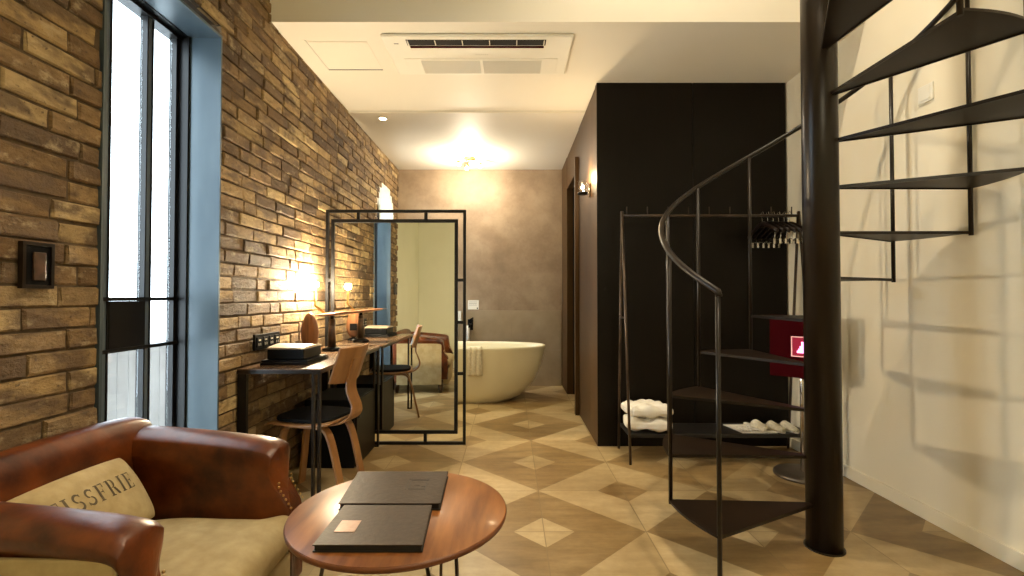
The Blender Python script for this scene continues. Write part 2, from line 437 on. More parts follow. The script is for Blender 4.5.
# ---- main window
win = thing('window_1', 'tall blue-grey metal framed window in the brick wall', 'window'); del win['category']; del win['label']; struct(win)
XG = -1.667
w = MB(); t = 0.012
w.box(-1.605, XL + 0.008, WY0, WY0 + t, WZ0, WZ1, 'reveal'); w.box(-1.605, XL + 0.008, WY1 - t, WY1, WZ0, WZ1, 'reveal')
w.box(-1.605, XL + 0.008, WY0 + t, WY1 - t, WZ1 - t, WZ1, 'reveal'); w.box(-1.605, XL + 0.008, WY0 + t, WY1 - t, WZ0, WZ0 + t, 'reveal')
w.build('reveal_lining', win)
w = MB()
def fr(y0, y1, z0, z1, m='frame_black', x0=XG - 0.03, x1=XG + 0.03): w.box(x0, x1, y0, y1, z0, z1, m)
zt, zb = WZ1 - t, WZ0 + t
fr(WY1 - t - 0.012, WY1, WZ0, WZ1, x1=-1.602); fr(WY0, WY0 + t, WZ0, WZ1, x1=-1.606); fr(WY0 + t, WY1 - t - 0.004, WZ1 - t - 0.004, WZ1, x1=-1.606); fr(WY0 + t, WY0 + t + 0.02, zb, zt)
fr(WY0 + 0.03, WY1 - 0.024, zt - 0.02, zt); fr(WY0 + 0.03, WY1 - 0.024, zb, zb + 0.05)
for y0, y1 in ((1.735, 1.775), (1.952, 1.992), (2.183, 2.225), (2.374, 2.392)):
    fr(y0 + 0.008, y1 - 0.008, zb, zt, 'alu', XG - 0.012, XG + 0.016); fr(y0, y0 + 0.008, zb, zt, 'frame_black', XG - 0.014, XG + 0.02); fr(y1 - 0.008, y1, zb, zt, 'frame_black', XG - 0.014, XG + 0.02)
for z in (0.925, 1.14): fr(WY0 + 0.03, WY1 - 0.024, z - 0.008, z + 0.008, 'frame_black', XG - 0.03, XG + 0.026)
w.build('window_frame', win)
MB().box(XG - 0.03, XG + 0.022, 1.992, 2.183, 0.934, 1.131, 'frame_black').build('lock_panel', win)
for y0, y1 in ((1.775, 1.952), (1.992, 2.183), (2.225, 2.374)):
    MB().box(XG - 0.008, XG - 0.002, y0 + 0.001, y1 - 0.001, zb + 0.05, zt - 0.02, 'glass').build('pane', win)
# ---- arched window near the far wall
wa = thing('window_2', 'x', 'x'); del wa['category']; del wa['label']; struct(wa)
cy = (AY0 + AY1) / 2; rr = 0.38
def arch(r, x, base=AZ0, n=14):
    pts = [(x, cy - r, base), (x, cy - r, ASP)] + [(x, cy - r * math.cos(math.pi * k / n), ASP + r * math.sin(math.pi * k / n)) for k in range(1, n)] + [(x, cy + r, ASP), (x, cy + r, base)]
    return pts
w = MB(); o_, i_ = [], []
for x in (XL - 0.005, XL - 0.225):
    o_.append(arch(rr + 0.05, x, AZ0 - 0.02)); i_.append(arch(rr, x, AZ0 + 0.012))
n = len(o_[0])
V = o_[0] + o_[1] + i_[0] + i_[1]; Fc = []
for k in range(n):
    k2 = (k + 1) % n
    Fc += [(k, k2, n + k2, n + k), (2 * n + k2, 2 * n + k, 3 * n + k, 3 * n + k2), (k2, k, 2 * n + k, 2 * n + k2), (n + k, n + k2, 3 * n + k2, 3 * n + k)]
w.add(V, Fc, 'cream'); w.build('arched_reveal', wa)
w = MB()
pth = arch(rr - 0.02, XL - 0.19, AZ0 + 0.03); w.tube(pth + [pth[0]], 0.016, 'frame_black', 6)
w.bar((XL - 0.19, cy, AZ0 + 0.02), (XL - 0.19, cy, ASP + rr - 0.01), 0.02, 0.03, 'frame_black')
w.bar((XL - 0.19, cy - rr + 0.01, ASP), (XL - 0.19, cy + rr - 0.01, ASP), 0.02, 0.03, 'frame_black')
w.build('window_frame', wa)
w = MB(); q = arch(rr - 0.02, XL - 0.195, AZ0 + 0.03); q2 = arch(rr - 0.02, XL - 0.199, AZ0 + 0.03); w.loft([q, q2], 'glass', False); w.build('pane', wa)
# ---- outside: fence and paving
g = MB().box(-6, -1.95, -2, 9, -0.3, -0.15, 'ground'); struct(g.build('pavement'))
fe = thing('garden_fence', 'pale vertical board fence seen through the lower window panes', 'fence', (-3.2, 3.6, -0.15))
f_ = MB()
for k in range(46):
    y = 1.2 + k * 0.12; f_.box(-3.215, -3.195, y, y + 0.109, -0.15, 0.74, 'fence')
f_.build('board_panel', fe)
MB().box(-3.25, -3.216, 1.2, 6.72, 0.55, 0.61, 'fence').build('rail', fe)

# ============================================================ CEILING FITTINGS
ac = thing('ceiling_air_conditioner', 'white rectangular air conditioner cassette set in the ceiling', 'air conditioner', (-0.205, 3.3, ZC))
w = MB().box(-0.822, 0.405, 3.037, 3.569, ZC - 0.022, ZC - 0.0005, 'acwhite'); w.build('housing', ac, bevel=0.012, seg=3)
w = MB().box(-0.67, 0.232, 3.075, 3.145, ZC - 0.0235, ZC - 0.0222, 'black'); w.build('air_outlet', ac)
for k in range(6):
    x = -0.66 + k * 0.176; MB().box(x - 0.003, x + 0.003, 3.08, 3.14, ZC - 0.029, ZC - 0.0236, 'acwhite').build('outlet_fin', ac)
MB().box(-0.655, 0.222, 3.152, 3.168, ZC - 0.030, ZC - 0.0222, 'maroon').build('air_flap', ac, bevel=0.002)
w = MB().box(-0.73, 0.33, 3.32, 3.55, ZC - 0.0260, ZC - 0.0222, 'acwhite'); w.build('intake_panel', ac, bevel=0.003)
w = MB()
for k in range(17):
    y = 3.345 + k * 0.0115; w.box(-0.62, -0.21, y, y + 0.006, ZC - 0.0285, ZC - 0.0262, 'acgrey'); w.box(-0.19, 0.22, y, y + 0.006, ZC - 0.0285, ZC - 0.0262, 'acgrey')
w.build('intake_grille', ac)
w = MB()
for k in range(7): w.box(-0.235 + k * 0.013, -0.226 + k * 0.013, 3.262, 3.272, ZC - 0.0232, ZC - 0.0222, 'acgrey')
w.build('badge', ac)['kind'] = 'stuff'
MB().box(-0.755, -0.725, 3.12, 3.13, ZC - 0.0232, ZC - 0.0222, 'grey_plastic').build('indicator', ac)
hx = thing('access_hatch', 'flush square access hatch outlined in the white ceiling', 'hatch', (-1.13, 3.35, ZC))
w = MB().box(-1.325, -0.935, 3.14, 3.52, ZC - 0.003, ZC - 0.0005, 'ceiling'); w.build('panel', hx)
w = MB(); w.box(-1.336, -1.328, 3.12, 3.535, ZC - 0.0045, ZC - 0.0005, 'acgrey'); w.box(-1.328, -0.932, 3.524, 3.533, ZC - 0.0045, ZC - 0.0005, 'grey_plastic'); w.build('joint', hx)

def downlight(name, label, c, z, power, spot=R(75), color=(1, .86, .62), tilt=(0, 0), group=None):
    o = thing(name, label, 'ceiling light', (c[0], c[1], z), group=group)
    w = MB().lathe((c[0], c[1], z), [(0.045, -0.0008), (0.045, -0.006), (0.034, -0.007), (0.032, -0.004)], 'acwhite'); w.build('trim_ring', o)
    MB().cyl(c, 0.03, z - 0.006, z - 0.0045, 'downlight').build('lens', o)
    l = bpy.data.lights.new(name, 'SPOT'); l.energy = power; l.spot_size = spot; l.spot_blend = 0.6; l.color = color; l.shadow_soft_size = 0.03
    lo = bpy.data.objects.new('spot_lamp', l); col.objects.link(lo); lo.parent = o; lo.location = (0, 0, -0.02); lo.rotation_euler = (tilt[0], tilt[1], 0)
    return o
downlight('ceiling_downlight', 'small round downlight in the ceiling near the brick wall', (-1.18, 4.47), ZC - 0.012, 90, R(80), (1, .88, .5), (0, R(-12)))

cl = thing('ceiling_light', 'brass ceiling light with bare glowing bulbs above the bathtub', 'ceiling light', (-0.48, 5.75, ZC - 0.012))
c = (-0.48, 5.75)
MB().cyl(c, 0.07, ZC - 0.03, ZC - 0.0125, 'brass').build('ceiling_rose', cl, bevel=0.003)
w = MB()
for k in range(4):
    a = R(20 + 90 * k); e = (c[0] + 0.13 * math.cos(a), c[1] + 0.13 * math.sin(a), ZC - 0.065)
    w.tube([(c[0], c[1], ZC - 0.03), (c[0] + 0.06 * math.cos(a), c[1] + 0.06 * math.sin(a), ZC - 0.05), e], 0.006, 'brass')
    w.lathe((e[0], e[1], e[2]), [(0.004, 0.01), (0.026, 0), (0.030, -0.018), (0.014, -0.012)], 'brass', 12)
w.build('lamp_arm', cl)
for k in range(4):
    a = R(20 + 90 * k); e = (c[0] + 0.13 * math.cos(a), c[1] + 0.13 * math.sin(a), ZC - 0.105)
    MB().sphere(e, 0.022, 'bulb2').build('bulb', cl)
def point(name, loc, e, color, r=0.05, parent=None):
    l = bpy.data.lights.new(name, 'POINT'); l.energy = e; l.color = color; l.shadow_soft_size = r
    o = bpy.data.objects.new(name, l); col.objects.link(o); o.location = loc
    if parent: o.parent = parent; o.location = Vector(loc) - Vector(parent.location)
    return o
point('bulb_light', (-0.48, 5.70, ZC - 0.19), 34, (1, .87, .66), 0.05, cl)
# added fill lamps in the double-height part, unseen above the frame
pl = thing('fill_globe', 'added opal globe, an unseen fill light in the double-height space over the sitting area', 'fill light', (0.95, 0.25, 2.25))  # unseen globe added to brighten the lower ceiling and right wall
MB().sphere((0.95, 0.25, 2.25), 0.13, 'acwhite').build('globe', pl)
MB().tube([(0.95, 0.25, 2.38), (0.95, 0.25, ZU - 0.03)], 0.004, 'frame_black', 6).build('cord', pl)
MB().cyl((0.95, 0.25), 0.05, ZU - 0.03, ZU - 0.0005, 'frame_black').build('ceiling_rose', pl)
bpy.data.objects['globe'].visible_shadow = True
for x, y in ((1.0, 0.9), (1.0, 2.3)):  # two unseen spots added to brighten the right side
    downlight('ceiling_downlight', 'added round fill spot, unseen in the high ceiling over the sitting area', (x, y), ZU, 120, R(100), (1, .84, .6), group='added fill spots in the high ceiling')
# the added globe also brightens the lower ceiling from below

# ============================================================ SCONCE ON PARTITION
sc = thing('wall_sconce', 'glass wall light glowing on the dark partition side', 'wall light', (BX - 0.002, 4.06, 2.02))
MB().box(BX - 0.017, BX - 0.002, 4.03, 4.09, 1.99, 2.10, 'chrome').build('back_plate', sc, bevel=0.003)
w = MB().tube([(BX - 0.017, 4.06, 2.02), (BX - 0.06, 4.06, 2.02)], 0.008, 'chrome'); w.lathe((BX - 0.065, 4.06, 2.005), [(0.02, 0), (0.042, 0.004), (0.042, 0.02), (0.02, 0.024)], 'black_plastic'); w.build('lamp_arm', sc)
MB().lathe((BX - 0.065, 4.06, 2.03), [(0.03, 0), (0.036, 0.03), (0.04, 0.09), (0.037, 0.09), (0.032, 0.03), (0.026, 0.004)], 'clearglass').build('glass_shade', sc)
MB().sphere((BX - 0.065, 4.06, 2.065), 0.014, 'bulb2').build('bulb', sc)
point('sconce_light', (BX - 0.085, 4.06, 2.15), 9, (1, .74, .42), 0.03, sc)

# ============================================================ BATH
tub = thing('bathtub', 'cream oval freestanding bathtub in front of the concrete wall', 'bathtub', (-0.45, 5.50, 0))
prof = [(0.52, 0.60, 0.0), (0.55, 0.63, 0.01), (0.67, 0.74, 0.06), (0.79, 0.84, 0.155), (0.88, 0.905, 0.27), (0.94, 0.95, 0.39), (0.978, 0.978, 0.50), (0.993, 0.993, 0.58), (1.0, 1.0, 0.603), (0.99, 0.99, 0.61),
        (0.965, 0.94, 0.605), (0.95, 0.92, 0.58), (0.88, 0.85, 0.40), (0.75, 0.74, 0.22), (0.55, 0.55, 0.13), (0.2, 0.2, 0.12)]
rings = []
for a_, b_, z in prof:
    rg = []
    for k in range(56):
        t_ = 2 * math.pi * k / 56; cx_, sy_ = math.cos(t_), math.sin(t_); e = 0.88
        rg.append((-0.45 + 0.85 * a_ * math.copysign(abs(cx_) ** e, cx_), 5.50 + 0.40 * b_ * math.copysign(abs(sy_) ** e, sy_), z))
    rings.append(rg)
MB().loft(rings, 'tub').build('shell', tub)
# towel over the near rim
tw = MB()
def tf(u, v):
    x = -0.455 + 0.155 * u + 0.012 * v
    s_ = v
    wob = 0.006 * math.sin(u * 19 + v * 3)
    if s_ < 0.25: 
        k = s_ / 0.25; return ((x, 5.165 - 0.075 * k, 0.608 + 0.014 * math.sin(k * math.pi / 2) - 0.0), (0, 0.3, 1))
    k = (s_ - 0.25) / 0.75
    y = 5.088 + 0.026 * k * k + wob
    return ((x, y - 0.012, 0.612 - 0.29 * k), (0, -1, 0.1 - 0.3 * k))
tw.sheet(tf, 16, 16, 0.012, 'towel')
tag(tw.build('hand_towel'), 'cream towel draped over the bathtub rim', 'towel')
fa = thing('tub_faucet', 'black wall-mounted bath mixer behind the bathtub rim', 'faucet', (-0.51, YB - 0.022, 0.8))
w = MB().cyl((0, 0), 0.001, 0, 0.001, 'black_plastic') if 0 else MB()
w.box(-0.545, -0.475, YB - 0.034, YB - 0.0225, 0.72, 0.86, 'black_plastic'); w.build('mounting_plate', fa, bevel=0.003)
w = MB().tube([(-0.51, YB - 0.034, 0.80), (-0.51, YB - 0.16, 0.80), (-0.51, YB - 0.19, 0.79), (-0.51, YB - 0.195, 0.76)], 0.014, 'black_plastic'); w.build('spout', fa)
w = MB().tube([(-0.51, YB - 0.09, 0.81), (-0.51, YB - 0.09, 0.86), (-0.47, YB - 0.12, 0.88)], 0.009, 'black_plastic'); w.build('lever', fa)
w = MB().tube([(-0.535, YB - 0.06, 0.55), (-0.535, YB - 0.06, 0.78)], 0.022, 'white'); w.tube([(-0.535, YB - 0.034, 0.7), (-0.535, YB - 0.06, 0.7)], 0.01, 'chrome'); w.build('hand_shower', fa)
di = thing('soap_dispenser', 'white soap dispenser fixed to the wall beside the bath mixer', 'dispenser', (-0.655, YB - 0.022, 0.85))
MB().box(-0.685, -0.625, YB - 0.075, YB - 0.022, 0.80, 0.965, 'white').build('body', di, bevel=0.01, seg=3)
MB().box(-0.67, -0.64, YB - 0.083, YB - 0.0755, 0.82, 0.84, 'grey_plastic').build('button', di, bevel=0.002)
sg = thing('wall_sign', 'small white plaque on the concrete wall above the bath mixer', 'sign', (-0.475, YB, 1.05))
MB().box(-0.545, -0.405, YB - 0.008, YB - 0.0006, 0.985, 1.105, 'white').build('plate', sg, bevel=0.001)
w = MB()
for k in range(3): w.box(-0.53, -0.43, YB - 0.0088, YB - 0.0081, 1.08 - k * 0.02, 1.084 - k * 0.02, 'grey_plastic')
w.box(-0.43, -0.415, YB - 0.0088, YB - 0.0081, 0.992, 1.01, 'black'); w.build('lettering', sg)

# ============================================================ STANDING MIRROR
YM = 3.80
mi = thing('standing_mirror', 'large mirror in an open black double frame standing at the brick wall', 'mirror', (-0.9, YM, 0))
def rect_frame(w, x0, x1, z0, z1, s_, y0, y1, m):
    w.box(x0, x1, y0, y1, z1 - s_, z1, m); w.box(x0, x1, y0, y1, z0, z0 + s_, m)
    w.box(x0, x0 + s_, y0, y1, z0 + s_, z1 - s_, m); w.box(x1 - s_, x1, y0, y1, z0 + s_, z1 - s_, m)
w = MB(); rect_frame(w, -1.443, -0.345, 0, 1.832, 0.022, YM - 0.012, YM + 0.012, 'frame_black'); w.build('outer_frame', mi)
w = MB(); rect_frame(w, -1.40, -0.408, 0.085, 1.757, 0.026, YM - 0.014, YM + 0.014, 'frame_black'); w.build('inner_frame', mi)
sps = []
for x in (-1.19, -0.66): sps += [(x - 0.012, x + 0.012, 1.757, 1.812), (x - 0.012, x + 0.012, 0.022, 0.085)]
for z in (0.55, 0.95, 1.28): sps.append((-0.408, -0.367, z - 0.012, z + 0.012))
for z in (0.5, 1.28): sps.append((-1.421, -1.40, z - 0.012, z + 0.012))
for q in sps: MB().box(q[0], q[1], YM - 0.01, YM + 0.01, q[2], q[3], 'frame_black').build('spacer', mi)
MB().box(-1.374, -0.434, YM - 0.004, YM + 0.008, 0.111, 1.731, 'mirror').build('mirror_glass', mi)

# ============================================================ DESK
DZ = 0.767
dk = thing('writing_desk', 'long narrow dark desk with steel legs along the brick wall', 'desk', (-1.22, 3.15, 0))
MB().box(-1.446, -1.003, 2.575, 3.765, DZ - 0.006, DZ, 'deskwood').build('tabletop', dk, bevel=0.001)
MB().box(-1.446, -1.003, 2.575, 3.765, DZ - 0.026, DZ - 0.0062, 'steel').build('edge_frame', dk, bevel=0.001)
for y in (2.59, 3.74):
    MB().box(-1.444, -1.398, y - 0.012, y + 0.012, 0, DZ - 0.0265, 'frame_black').build('leg', dk)
    w = MB(); w.box(-1.052, -1.038, y - 0.01, y + 0.01, 0, DZ - 0.0265, 'steel'); w.box(-1.020, -1.006, y - 0.01, y + 0.01, 0, DZ - 0.0265, 'steel'); w.box(-1.038, -1.020, y - 0.01, y + 0.01, 0, 0.012, 'steel'); w.build('leg', dk)
mb_ = thing('minibar_cabinet', 'black box cabinet under the desk against the mirror', 'cabinet', (-1.2, 3.5, 0))
MB().box(-1.38, -1.045, 3.27, 3.72, 0.0, 0.455, 'black_plastic').build('body', mb_, bevel=0.004)
d_ = MB().box(-1.044, -1.028, 3.272, 3.718, 0.01, 0.45, 'laminate').build('door', mb_, bevel=0.002)
MB().box(-1.027, -1.018, 3.30, 3.312, 0.33, 0.43, 'steel').build('handle', d_, bevel=0.002)
tr = MB()
tr.box(-1.40, -1.13, 2.72, 3.03, DZ + 0.001, DZ + 0.012, 'black_plastic'); tr.box(-1.395, -1.135, 2.725, 3.025, DZ + 0.016, DZ + 0.026, 'black_plastic'); tr.box(-1.38, -1.15, 2.74, 3.01, DZ + 0.011, DZ + 0.017, 'grey_plastic')
tag(tr.build('laptop', bevel=0.002), 'closed flat black laptop on the desk under the box', 'laptop')
bx = thing('desk_box', 'black box with pale rounded lid on top of the laptop', 'box', (-1.27, 2.88, DZ + 0.027))
MB().box(-1.375, -1.165, 2.75, 2.995, DZ + 0.0275, DZ + 0.085, 'black_plastic').build('body', bx, bevel=0.006)
w = MB(); rg = []
for k in range(9):
    y = 2.748 + 0.249 * k / 8
    rg.append([(-1.378, y, DZ + 0.086), (-1.162, y, DZ + 0.086), (-1.168, y, DZ + 0.092 + 0.008 * math.sin(math.pi * k / 8)), (-1.372, y, DZ + 0.096 + 0.010 * math.sin(math.pi * k / 8))])
w.loft(rg, 'boxtop', False); w.build('lid', bx)
# power sockets on the brick
so = thing('power_socket_strip', 'dark strip of four power sockets on the brick above the desk', 'socket', (XL + 0.005, 2.88, 0.86))
MB().box(XL + 0.007, XL + 0.02, 2.735, 3.03, 0.845, 0.935, 'black_plastic').build('plate', so, bevel=0.003)
for k in range(4):
    w = MB().box(XL + 0.0202, XL + 0.025, 2.75 + k * 0.07, 2.806 + k * 0.07, 0.862, 0.918, 'darkpad')
    w.box(XL + 0.0252, XL + 0.0262, 2.765 + k * 0.07, 2.79 + k * 0.07, 0.897, 0.905, 'acgrey'); w.box(XL + 0.0252, XL + 0.0262, 2.765 + k * 0.07, 2.77 + k * 0.07, 0.87, 0.885, 'acgrey'); w.box(XL + 0.0252, XL + 0.0262, 2.785 + k * 0.07, 2.79 + k * 0.07, 0.87, 0.885, 'acgrey')
    w.build('socket', so, bevel=0.002)
# light switch by the window
sw = thing('light_switch', 'black framed light switch on the brick beside the window', 'switch', (XL + 0.006, 1.5, 1.24))
w = MB(); 
for a in ((1.425, 1.435, 1.175, 1.315), (1.515, 1.525, 1.175, 1.315), (1.435, 1.515, 1.305, 1.315), (1.435, 1.515, 1.175, 1.185)): w.box(XL + 0.007, XL + 0.022, *a, 'steel')
w.build('bezel', sw)
MB().box(XL + 0.007, XL + 0.017, 1.436, 1.514, 1.186, 1.304, 'black_plastic').build('plate', sw)
MB().box(XL + 0.0172, XL + 0.024, 1.458, 1.496, 1.20, 1.285, 'darkwood').build('rocker', sw, bevel=0.002)

# ---- desk lamp with wooden blade shade
LX, LY = -1.268, 3.46
la = thing('desk_lamp', 'dark wooden desk lamp with boat-shaped shade and bare glowing bulb', 'desk lamp', (LX, LY, DZ))
MB().lathe((LX, LY, DZ), [(0.065, 0.0008), (0.065, 0.014), (0.05, 0.022), (0.02, 0.028)], 'black_plastic').build('base', la)
MB().cyl((LX, LY), 0.028, DZ + 0.028, DZ + 0.225, 'darkwood', r2=0.022).build('stem', la)
rg = []
for k in range(17):
    s_ = -1 + 2 * k / 16; x = LX + 0.02 + 0.20 * s_
    hw = 0.055 * max(0.03, (1 - abs(s_) ** 2.2)); th = 0.014 * max(0.08, 1 - abs(s_) ** 2); z = DZ + 0.262 + 0.02 * s_ 
    rg.append([(x, LY + hw * math.cos(t_) , z + th * math.sin(t_)) for t_ in [2 * math.pi * j / 12 for j in range(12)]])
MB().loft(rg, 'lampwood').build('shade', la)
MB().cyl((LX, LY), 0.012, DZ + 0.22, DZ + 0.252, 'black_plastic').build('neck', la)
# bulb: hangs on the wall side of the lamp
w = MB().tube([(LX - 0.05, LY, DZ + 0.262), (LX - 0.115, LY - 0.01, DZ + 0.32), (LX - 0.115, LY - 0.01, DZ + 0.43)], 0.009, 'brass'); w.build('bulb_holder', la)
MB().sphere((LX - 0.115, LY - 0.01, DZ + 0.47), 0.024, 'bulb').build('bulb', la)
point('desk_lamp_light', (LX - 0.115, LY - 0.01, DZ + 0.47), 330, (1, .82, .55), 0.026, la)
# wooden desk fan / dome beside lamp
OX, OY = -1.372, 3.33
do = thing('desk_ornament', 'upright oval wooden ornament on black foot behind the desk box', 'ornament', (OX, OY, DZ))
MB().lathe((OX, OY, DZ), [(0.05, 0.0008), (0.05, 0.012), (0.02, 0.02), (0.015, 0.03)], 'black_plastic').build('foot', do)
nx = Vector((0.25, 1, 0)).normalized(); sd = Vector((1, -0.25, 0)).normalized(); up = Vector((0, 0, 1)); cc = Vector((OX, OY, DZ + 0.15))
rg = []
for dd, q in ((-0.022, 0.8), (-0.016, 0.97), (0.0, 1.0), (0.016, 0.97), (0.022, 0.8)):
    rg.append([cc + nx * dd + sd * math.cos(t_) * 0.06 * q * (1 - 0.18 * math.sin(t_)) + up * math.sin(t_) * q * 0.125 for t_ in [2 * math.pi * j / 32 for j in range(32)]])
MB().loft(rg, 'lampwood').build('body', do)
MB().bar(cc + nx * 0.0225 - up * 0.03, cc + nx * 0.045 - up * 0.03, 0.06, 0.06, 'black_plastic').build('dial', do)

# ============================================================ PLYWOOD CHAIR (local: faces -x)
ch = thing('plywood_chair', 'bent plywood chair with dark seat pad pulled up to the desk', 'chair', (-1.15, 2.88, 0), R(-13))
w = MB()
def seat(u, v):
    x = -0.20 + 0.40 * u; y = (v - 0.5) * (0.36 + 0.04 * math.sin(u * math.pi))
    return ((x, y, 0.435 + 0.012 * (u - 0.5) ** 2 * 4 - (0.02 if u < 0.1 else 0) * (0.1 - u) * 10), (0, 0, 1))
w.sheet(seat, 16, 8, 0.012, 'ply'); w.build('seat', ch, local=True)
w = MB()
pts = []
for k in range(28):
    t_ = 2 * math.pi * k / 28; e = 0.6
    pts.append((0.0 + 0.185 * math.copysign(abs(math.cos(t_)) ** e, math.cos(t_)), 0.175 * math.copysign(abs(math.sin(t_)) ** e, math.sin(t_))))
w.prism(pts, 0.446, 0.468, 'darkpad'); w.build('seat_pad', ch, local=True, bevel=0.008, seg=3)
# spine: S-curved strip from seat rear up to backrest
sp = [(0.10, 0.425), (0.17, 0.424), (0.225, 0.44), (0.262, 0.475), (0.268, 0.52), (0.248, 0.57), (0.232, 0.62), (0.236, 0.68), (0.254, 0.74), (0.274, 0.80)]
def smoothpath(p, n=5):
    out = []
    for i in range(len(p) - 1):
        p0 = p[max(i - 1, 0)]; p1 = p[i]; p2 = p[i + 1]; p3 = p[min(i + 2, len(p) - 1)]
        for k in range(n):
            t_ = k / n
            out.append(tuple(0.5 * ((2 * b_) + (-a_ + c_) * t_ + (2 * a_ - 5 * b_ + 4 * c_ - d2) * t_ * t_ + (-a_ + 3 * b_ - 3 * c_ + d2) * t_ ** 3) for a_, b_, c_, d2 in zip(p0, p1, p2, p3)))
    out.append(p[-1]); return out
def strip(w, path, width, th, m, y0=0.0, plane='xz'):
    rg = []
    for i, p in enumerate(path):
        a = Vector(path[max(i - 1, 0)]); c2 = Vector(path[min(i + 1, len(path) - 1)]); d = (c2 - a).normalized(); nn = Vector((-d[1], d[0]))
        q = Vector(p); wd = width(i / (len(path) - 1)) if callable(width) else width
        P1 = q + nn * th / 2; P2 = q - nn * th / 2
        rg.append([(P1[0], y0 - wd / 2, P1[1]), (P1[0], y0 + wd / 2, P1[1]), (P2[0], y0 + wd / 2, P2[1]), (P2[0], y0 - wd / 2, P2[1])])
    w.loft(rg, m, False)
w = MB(); strip(w, smoothpath(sp), lambda s_: 0.20 - 0.10 * min(1, s_ * 2.2), 0.013, 'ply'); w.build('back_spine', ch, local=True, bevel=0.003)
w = MB()
def backr(u, v):
    y = (u - 0.5) * 0.31; z = 0.655 + 0.21 * v - 0.03 * (1 - v) * (2 * abs(u - 0.5)) ** 2 * -0.4
    x = 0.222 - 0.035 * (2 * (u - 0.5)) ** 2 + 0.07 * v
    return ((x, y, z), (1, 0.25 * (u - 0.5), -0.2))
w.sheet(backr, 16, 6, 0.012, 'ply'); w.build('backrest', ch, local=True, bevel=0.003)
for y in (-0.11, 0.11):
    lp = [(-0.17, 0.0), (-0.155, 0.14), (-0.14, 0.30), (-0.12, 0.385), (-0.07, 0.413), (0.0, 0.414), (0.10, 0.413), (0.15, 0.39), (0.185, 0.31), (0.225, 0.15), (0.26, 0.0)]
    w = MB(); strip(w, smoothpath(lp, 4), 0.055, 0.016, 'ply', y); w.build('leg_frame', ch, local=True, bevel=0.003)

# ============================================================ ARMCHAIR (local: faces +x)
ar = thing('club_armchair', 'worn cognac leather armchair with beige canvas cushions below the window', 'armchair', (-1.063, 1.418, 0), R(-1.5))
def arm_profile(sg, dz, k=1.0, ww=1.0):
    P = [(-0.050, 0.16), (-0.050, 0.40), (-0.050, 0.45), (-0.050, 0.50), (-0.062, 0.545), (-0.078, 0.585), (-0.068, 0.628), (-0.03, 0.652), (0.02, 0.655), (0.056, 0.645), (0.072, 0.624), (0.070, 0.602), (0.060, 0.588), (0.050, 0.578), (0.050, 0.50), (0.050, 0.45), (0.050, 0.40), (0.050, 0.16)]
    return [(sg * y * ww, 0.16 + (z - 0.16) * k + dz * (z - 0.16) / 0.5) for y, z in P]
for sg_, nm in ((1, 'far'), (-1, 'near')):
    rg = []
    for x, dz, ww in ((-0.30, 0.035, 0.95), (-0.2, 0.033, 0.95), (-0.05, 0.022, 0.96), (0.10, 0.008, 0.98), (0.20, -0.004, 1.0), (0.24, -0.012, 1.0), (0.262, -0.03, 0.97), (0.27, -0.055, 0.82)):
        fx = lambda z: (min(1, max(0, (x - 0.12) / 0.1))) * (0.05 * min(1, max(0, (0.49 - z) / 0.07)) - 0.018 * math.exp(-((z - 0.53) / 0.05) ** 2))
        rg.append([(x - 0.012 + fx(z), sg_ * 0.312 + y, z) for y, z in arm_profile(sg_, dz, 1, ww)])
    MB().loft(rg, 'leather').build('armrest', ar, local=True, bevel=0.012, sub=1, seg=2)
    # canvas outer side panel
    w = MB().box(-0.30, 0.235, min(sg_ * 0.362, sg_ * 0.376), max(sg_ * 0.362, sg_ * 0.376), 0.10, 0.59, 'canvas'); w.build('side_panel', ar, local=True, bevel=0.005)
    w = MB()
    for k in range(7):
        z = 0.425 + k * 0.014
        xn = 0.262 + 0.046 * min(1, max(0, (0.49 - z) / 0.07)); w.sphere((xn, sg_ * 0.268, z), 0.0045, 'brass', 8); w.sphere((xn, sg_ * 0.356, z), 0.0045, 'brass', 8)
    w.build('nail_trim', ar, local=True)['kind'] = 'stuff'
rg = []
bp = [(0.055, 0.16), (0.055, 0.50), (0.068, 0.60), (0.062, 0.665), (0.035, 0.705), (-0.005, 0.715), (-0.045, 0.70), (-0.068, 0.66), (-0.066, 0.62), (-0.048, 0.58), (-0.045, 0.10)]
for y, s_ in ((-0.375, 0.92), (-0.36, 0.99), (-0.31, 1.03), (-0.2, 1.05), (0, 1.06), (0.2, 1.05), (0.31, 1.03), (0.36, 0.99), (0.375, 0.92)):
    rg.append([(-0.300 + x * (1 if abs(y) < 0.37 else 0.8), y, z if z < 0.3 else 0.3 + (z - 0.3) * s_) for x, z in bp])
MB().loft(rg, 'leather').build('backrest', ar, local=True, bevel=0.012, sub=1)
w = MB().box(-0.24, 0.31, -0.262, 0.262, 0.09, 0.285, 'canvas'); w.build('seat_base', ar, local=True, bevel=0.01)
for x in (-0.30, 0.22):
    for y in (-0.33, 0.33): MB().lathe((x, y, 0), [(0.02, 0.0), (0.028, 0.05), (0.032, 0.155)], 'darkwood', 12).build('leg', ar, local=True)
def pillow(cx, cy_, hx, hy, h, m, n=22, crown=0.02, e=3.2, wr=0.0):
    """rounded block cushion rings"""
    rings = []
    for i in range(11):
        ph = -math.pi / 2 + math.pi * i / 10; cz = math.sin(ph); k = max(0.02, math.cos(ph)) ** 0.28
        rg = []
        for j in range(48):
            t_ = 2 * math.pi * j / 48; c_, s_ = math.cos(t_), math.sin(t_)
            rg.append((cx + hx * k * math.copysign(abs(c_) ** (2 / e), c_), cy_ + hy * k * math.copysign(abs(s_) ** (2 / e), s_), h * 0.5 + h * 0.5 * math.copysign(abs(cz) ** 0.7, cz)))
        rings.append(rg)
    return rings
